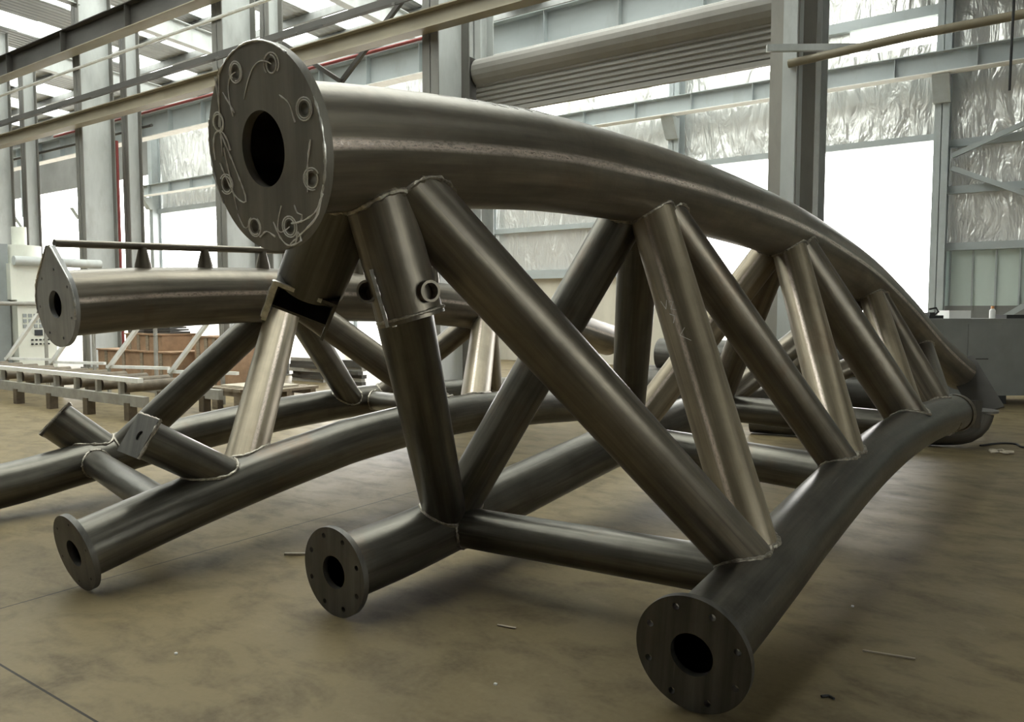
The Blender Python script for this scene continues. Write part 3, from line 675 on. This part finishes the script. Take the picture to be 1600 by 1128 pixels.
for x in (-8.62, -3.06):
    b = MB(); b.box((x - .03, 10.96, 5.25), (x + .03, 11.4, 5.95)); b.tube([(x - .1, 11.15, 5.6), (x + .1, 11.15, 5.6)], .09, 16); b.build('bracket', M['dark_beam'], sh)

# ------------------------------------------------------------------ things on the floor, right
cab = thing('steel_cabinet', 'long low grey steel cabinet on the floor at the right edge', 'cabinet', (-.95, 14.35, 0))
ex, ey = V((math.cos(math.radians(35)), math.sin(math.radians(35)), 0)), V((-math.sin(math.radians(35)), math.cos(math.radians(35)), 0))
cm = Matrix((ex, ey, V((0, 0, 1)))).transposed().to_4x4(); cm.translation = V((-2.2, 13.5, 0))
b = MB(); b.box((0, 0, .14), (3.6, .9, 1.34), 0, cm); b.build('body', M['cab'], cab, smooth=False)
b = MB(); b.box((-.02, -.02, 1.34), (3.62, .92, 1.37), 0, cm); b.build('top', M['cab'], cab, smooth=False)
for x in (1.32, 2.5):
    b = MB(); b.box((x, -.012, .2), (x + 1.1, 0, 1.28), 0, cm); dr = b.build('door', M['cab'], cab, smooth=False)
    b = MB(); b.box((x + .05, -.03, .72), (x + .32, -.012, .74), 0, cm); b.build('handle', M['dark_beam'], dr, smooth=False)
for x in (.2, 1.75, 3.2):
    b = MB(); b.box((x, .05, 0), (x + .25, .8, .14), 0, cm); b.build('foot', M['black'], cab, smooth=False)
b = MB(); b.box((1.15, .25, 1.37), (1.5, .6, 1.50), 0, cm); tag(b.build('white_box', M['white_box'], smooth=False, base=tuple(cm @ V((1.3, .4, 1.37)))), 'small white box lying on top of the grey cabinet', 'box')
bo = thing('bottle', 'white bottle with an orange cap on the grey cabinet', 'bottle', tuple(cm @ V((1.88, .3, 1.37))))
c0 = cm @ V((1.88, .3, 1.37)); b = MB(); b.tube([c0, c0 + V((0, 0, .13)), c0 + V((0, 0, .16))], [.045, .045, .022], 20); b.build('body', M['white_box'], bo)
b = MB(); b.tube([c0 + V((0, 0, .158)), c0 + V((0, 0, .2))], .024, 16); b.build('cap', M['orange'], bo)
vi = thing('bench_vice', 'small black bench vice on the left of the grey cabinet top', 'vice', tuple(cm @ V((.9, .3, 1.37))))
b = MB(); b.box((.8, .2, 1.37), (1.03, .4, 1.42), 0, cm); b.box((.82, .22, 1.42), (.9, .38, 1.47), 0, cm); b.build('body', M['black'], vi, smooth=False)
b = MB(); c1 = cm @ V((.93, .3, 1.42)); b.tube([c1, c1 + ex * .07 + V((0, 0, .06)), c1 + ex * .03 + V((0, 0, .12)), c1 - ex * .08 + V((0, 0, .10))], .016, 10); b.build('handle', M['black'], vi)
b = MB(); b.box((2.05, .2, 1.37), (2.35, .5, 1.43), 0, cm); tag(b.build('tool_case', M['black'], smooth=False, base=tuple(cm @ V((2.2, .3, 1.37)))), 'flat black case at the right end of the cabinet top', 'case')
cord = [(-.62, 9.9, .012), (-.45, 10.2, .012), (-.30, 10.25, .012), (-.22, 10.05, .012), (.1, 10.2, .012), (.6, 10.6, .012), (1.2, 10.9, .012)]
b = MB(); b.tube(spline(cord, .05), .011, 10); tag(b.build('power_cord', M['black'], base=cord[0]), 'thin black cord lying on the floor beside the far end of the largest truss', 'cord')
def crumple(c, s, seed, mat, label):
    rnd = random.Random(seed); b = MB()
    for i in range(7):
        a = rnd.random() * 6.28; mt = Matrix.Translation(V(c) + V((math.cos(a) * s * .6, math.sin(a) * s * .6, s * .12))) @ Matrix.Rotation(a, 4, 'Z') @ Matrix.Rotation(rnd.uniform(-.5, .5), 4, 'X')
        b.box((-s * .35, -s * .18, -s * .05), (s * .35, s * .18, s * .05), 0, mt)
    return tag(b.build('scrap', M[mat], smooth=False, base=c), label, 'scrap')
crumple((-.42, 9.6, 0), .13, 3, 'paper', 'small heap of pale scraps on the floor at right')
b = MB(); b.beam((-3.82, 3.02, .008), (-3.66, 3.13, .008), .018, .014); tag(b.build('wood_stick', M['paper'], smooth=False, base=(-3.74, 3.07, 0)), 'short pale stick on the floor left of the middle flange', 'stick')
b = MB(); b.tube(spline([(-9.3, 4.3, .006), (-9.15, 4.42, .006), (-8.95, 4.47, .006), (-8.8, 4.45, .006)], .05), .008, 8); tag(b.build('wire_offcut', M['black'], base=(-9.1, 4.4, 0)), 'curved dark wire on the bare floor at left', 'wire')

for i, (y, z, x0, x1, l) in enumerate(((12.0, .27, -5.6, -1.75, 'big dark pipe on the floor behind the largest truss, front of the pile'), (12.56, .27, -5.9, -1.9, 'big dark pipe on the floor at the back of the pile behind the largest truss'), (12.28, .755, -5.5, -2.0, 'big dark pipe resting on top of two others behind the largest truss'))):
    b = MB(); b.tube([(x0 + (x1 - x0) * k / 8, y, z) for k in range(9)], .27, 40, False, False); b.tube([(x1, y, z), (x0, y, z)], .255, 40, False, False)
    for x in (x0, x1): b.mesh(holed_plate(circle(.27, 40), [circle(.255, 40)], .003), frame_z((x, y, z), (1 if x == x1 else -1, 0, 0)))
    tag(b.build('steel_pipe', M['plate'], base=(x0, y, z - .27)), l, 'pipe', 'pile of big pipes')
DEB = [(-2.120, 2.906, .006), (-2.027, 2.926, .006), (-0.638, 3.605, .006), (-0.436, 3.647, .006), (-0.687, 3.074, .006), (-0.666, 3.095, .006), (-0.642, 3.082, .006), (-3.093, 1.855, .006), (-1.784, 2.432, .006), (-0.785, 4.133, .006)]
def strip(a, e, w, mat, name, label, cat):
    b = MB(); b.beam(a, e, w, .005); tag(b.build(name, M[mat], smooth=False, base=((a[0] + e[0]) / 2, (a[1] + e[1]) / 2, 0)), label, cat)
strip(DEB[0], DEB[1], .010, 'paper', 'wood_splinter', 'thin pale splinter on the floor between the two nearest lower flanges', 'splinter')
strip(DEB[2], DEB[3], .007, 'paper', 'tape_strip', 'narrow pale strip on the floor at lower right', 'strip')
b = MB(); b.tube(spline(DEB[4:7], .02), .005, 8); tag(b.build('wire_offcut', M['black'], base=DEB[4]), 'short black wire on the floor at lower right near the nearest flange', 'wire')
for q, l in ((DEB[7], 'tiny white chip on the floor in the lower left foreground'), (DEB[8], 'tiny white chip on the floor just left of the nearest flange'), (DEB[9], 'tiny white chip on the floor right of the nearest lower pipe')):
    b = MB(); b.box((q[0] - .006, q[1] - .005, 0), (q[0] + .006, q[1] + .005, .007)); tag(b.build('chip', M['white_box'], smooth=False, base=q), l, 'chip')
# ------------------------------------------------------------------ things on the floor, left
cv = thing('roller_conveyor', 'low grey roller conveyor running across the floor at left', 'conveyor', (-15, 6.2, 0))
X0, X1, Y0, Y1 = -22.0, -9.9, 5.62, 6.75
for y in (Y0, Y1):
    b = MB(); b.box((X0, y - .04, .20), (X1, y + .04, .345)); b.build('side_rail', M['conveyor'], cv, smooth=False)
b = MB(); b.box((X0, Y0 - .03, .525), (X1 - .15, Y0 + .05, .585)); b.build('edge_bar', M['white_steel'], cv, smooth=False)
x = X0 + .3; i = 0
while x < X1 - .2:
    b = MB(); b.tube([(x, Y0 + .05, .435), (x, Y1 - .05, .435)], .08, 18); ro = b.build('roller', M['roller'], cv)
    b = MB(); b.box((x - .03, Y0 - .02, .345), (x + .03, Y0 + .04, .525)); b.build('bearing', M['conveyor'], ro, smooth=False); x += .62
x = X0 + .5
while x < X1:
    for y in (Y0, Y1):
        b = MB(); b.box((x - .06, y - .06, 0), (x + .06, y + .06, .24)); b.build('leg', M['roller'], cv, smooth=False)
    x += 1.12
def guard(x, label):
    g = thing('guard_frame', label, 'frame', (x + .75, 7.4, 0), 'white guard frames behind the conveyor')
    b = MB(); b.beam((x + .78, 7.42, 0), (x + .78, 7.42, 1.62), .05, .05, up=(0, 1, 0)); b.build('post', M['conveyor'], g, smooth=False)
    b = MB(); b.beam((x, 7.0, .50), (x + .75, 7.36, 1.5), .09, .05); b.build('diagonal_bar', M['white_steel'], g, smooth=False)
    b = MB(); b.beam((x - .05, 7.0, .52), (x + 1.2, 7.4, .52), .06, .05); b.build('foot_bar', M['white_steel'], g, smooth=False)
    b = MB(); b.beam((x, 7.0, 0), (x, 7.0, .52), .05, .05, up=(0, 1, 0)); b.build('foot', M['conveyor'], g, smooth=False)
for x, l in ((-17.5, 'white guard frame with diagonal bar before the ivory machine'), (-15.6, 'white guard frame half hidden behind the teardrop flange'), (-13.5, 'white guard frame in front of the long brown crate'), (-11.6, 'white guard frame nearest the rear truss diagonals')):
    guard(x, l)
# blast machine with control panel
mx, my = -19.9, 8.28
mc = thing('control_machine', 'tall ivory machine with a panel of square indicator lights at the left edge', 'machine', (mx, my, 0))
b = MB(); b.box((mx - 1.2, my - .05, 0), (mx, my + .80, 1.75)); b.build('control_cabinet', M['machine'], mc, smooth=False)
b = MB(); b.box((mx - 1.3, my - .15, 1.75), (mx - .05, my + .9, 2.6)); b.build('upper_housing', M['machine'], mc, smooth=False)
b = MB(); b.box((mx - 2.6, my - 1.35, 0), (mx - .25, my - .1, 3.05)); b.build('side_housing', M['machine_grey'], mc, smooth=False)
b = MB(); b.tube([(mx - .6, my + .3, 2.6), (mx - .6, my + .3, 3.05)], .45, 32); b.tube([(mx - .6, my + .3, 3.05), (mx - .6, my + .3, 3.5)], .16, 24); b.build('motor_drum', M['machine'], mc)
b = MB(); b.tube([(mx + .03, my - .1, 2.66), (mx + .03, my + 1.9, 2.66)], .11, 20); b.build('duct_pipe', M['column'], mc)
b = MB(); b.tube([(mx + .05, my - 1.3, 1.66), (mx + .05, my + .95, 1.66)], .05, 14); b.build('rail_pipe', M['conveyor'], mc)
for r_ in range(3):
    for c_ in range(6):
        b = MB(); y = my + .06 + .118 * c_; z = 1.42 - .125 * r_
        b.box((mx, y, z - .085), (mx + .02, y + .075, z)); b.build('indicator_light', M['machine_grey'], mc, smooth=False)
        b = MB()
b = MB(); b.box((mx, my + .30, .90), (mx + .02, my + .48, 1.04)); b.build('display', M['screen'], mc, smooth=False)
for r_ in range(2):
    for c_ in range(5):
        b = MB(); y = my + .24 + .09 * c_; b.tube([(mx, y, .80 - .1 * r_), (mx + .04, y, .80 - .1 * r_)], .022, 12); b.build('knob', M['black'], mc)
# crates and bundles by the column
def crate(lo, hi, label, mat='cardboard', name='packing_crate'):
    o = thing(name, label, 'crate', ((lo[0] + hi[0]) / 2, (lo[1] + hi[1]) / 2, lo[2]))
    b = MB(); b.box(lo, hi); b.build('body', M[mat], o, smooth=False)
    b = MB()
    for k in range(4):
        x = lo[0] + (hi[0] - lo[0]) * (k + .5) / 4; b2 = MB(); b2.box((x - .05, lo[1] - .02, lo[2]), (x + .05, lo[1], hi[2])); b2.build('slat', M['wood'], o, smooth=False)
    b = MB(); b.box((lo[0] - .02, lo[1] - .03, hi[2]), (hi[0] + .02, hi[1] + .02, hi[2] + .03)); b.build('lid', M[mat], o, smooth=False)
    return o
crate((-17.6, 8.9, .0), (-14.7, 9.9, .62), 'long brown packing crate behind the conveyor under the rear truss')
crate((-16.6, 9.0, .65), (-15.2, 9.8, .98), 'brown box lying on the long packing crate')
crate((-14.5, 9.3, 0), (-13.4, 10.1, .95), 'upright brown box right of the long packing crate')
for (x, y, z, rz, sx, l) in ((-15.62, 9.4, 1.012, .1, .8, 'dark sheet bundle on top of the brown box'), (-16.3, 9.4, 1.012, -.1, .45, 'small dark bundle at the left of the brown box top')):
    b = MB()
    for k in range(4): b.box((-sx / 2, -.25, .05 * k), (sx / 2 - .06 * k, .25, .05 * k + .04), 0, Matrix.Translation((x, y, z)) @ Matrix.Rotation(rz + .1 * k, 4, 'Z'))
    tag(b.build('sheet_bundle', M['dark_beam'], smooth=False, base=(x, y, z)), l, 'bundle')
bs = MB(); bs.box((-18.4, 13.0, 0), (-16.9, 13.4, 1.55)); tag(bs.build('red_bin', M['red'], smooth=False, base=(-17.6, 13.2, 0)), 'red container behind the brown crates', 'container')
# pallet
pl = thing('wooden_pallet', 'grey wooden pallet on the floor beyond the conveyor end', 'pallet', (-9.9, 7.3, 0))
for k in range(6):
    b = MB(); x = -10.55 + .22 * k; b.box((x, 6.95, .30), (x + .16, 8.05, .34)); b.build('deck_board', M['wood'], pl, smooth=False)
for y in (7.0, 7.45, 7.9):
    b = MB(); b.box((-10.55, y, .22), (-9.3, y + .1, .30)); b.build('stringer', M['wood'], pl, smooth=False)
    for x in (-10.5, -9.95, -9.45):
        b = MB(); b.box((x, y, 0), (x + .14, y + .1, .22)); b.build('block', M['wood'], pl, smooth=False)
b = MB(); b.box((-10.4, 7.1, .34), (-9.45, 7.8, .37)); tag(b.build('plastic_sheet', M['paper'], smooth=False, base=(-9.9, 7.2, .34)), 'pale sheet lying on the wooden pallet', 'sheet')
# stacked scrap sections beyond the rear truss
rnd = random.Random(11)
for i in range(14):
    b = MB(); z = .0 + .072 * (i // 2); a = rnd.uniform(-.09, .09); x = -12.9 + 1.15 * (i % 2) + rnd.uniform(-.03, .03)
    b.box((-.5, -.06, 0), (.5, .06, .07), 0, Matrix.Translation((x, 10.9 + rnd.uniform(-.04, .04), z)) @ Matrix.Rotation(a, 4, 'Z'))
    tag(b.build('steel_offcut', M['dark_beam'] if i % 3 else M['conveyor'], smooth=False, base=(x, 10.9, z)), 'dark steel offcut in the pile behind the rear truss diagonals', 'offcut', 'pile of steel offcuts')

# ------------------------------------------------------------------ daylight, camera
W = bpy.data.worlds.new('overcast'); S.world = W; W.use_nodes = True
bg = W.node_tree.nodes['Background']; bg.inputs[0].default_value = (1.0, 0.992, 0.965, 1); bg.inputs[1].default_value = 10.0
cam = bpy.data.cameras.new('camera'); co = bpy.data.objects.new('camera', cam); COL.objects.link(co)
cam.sensor_fit = 'HORIZONTAL'; cam.sensor_width = 36; cam.lens = 36 * 1209 / 1600
co.location = (0, 0, 1.5); co.rotation_euler = (math.pi / 2 - math.atan(79 / 1209), 0, math.radians(35))
cam.clip_start = 0.05; cam.clip_end = 500
S.camera = co
S.view_settings.view_transform = 'Standard'; S.view_settings.look = 'None'; S.view_settings.gamma = 1; S.view_settings.use_curve_mapping = False
S.view_settings.exposure = 0.0
S.cycles.use_denoising = True
S.cycles.sample_clamp_indirect = 8
S.cycles.max_bounces = 10; S.cycles.transparent_max_bounces = 12; S.cycles.diffuse_bounces = 5
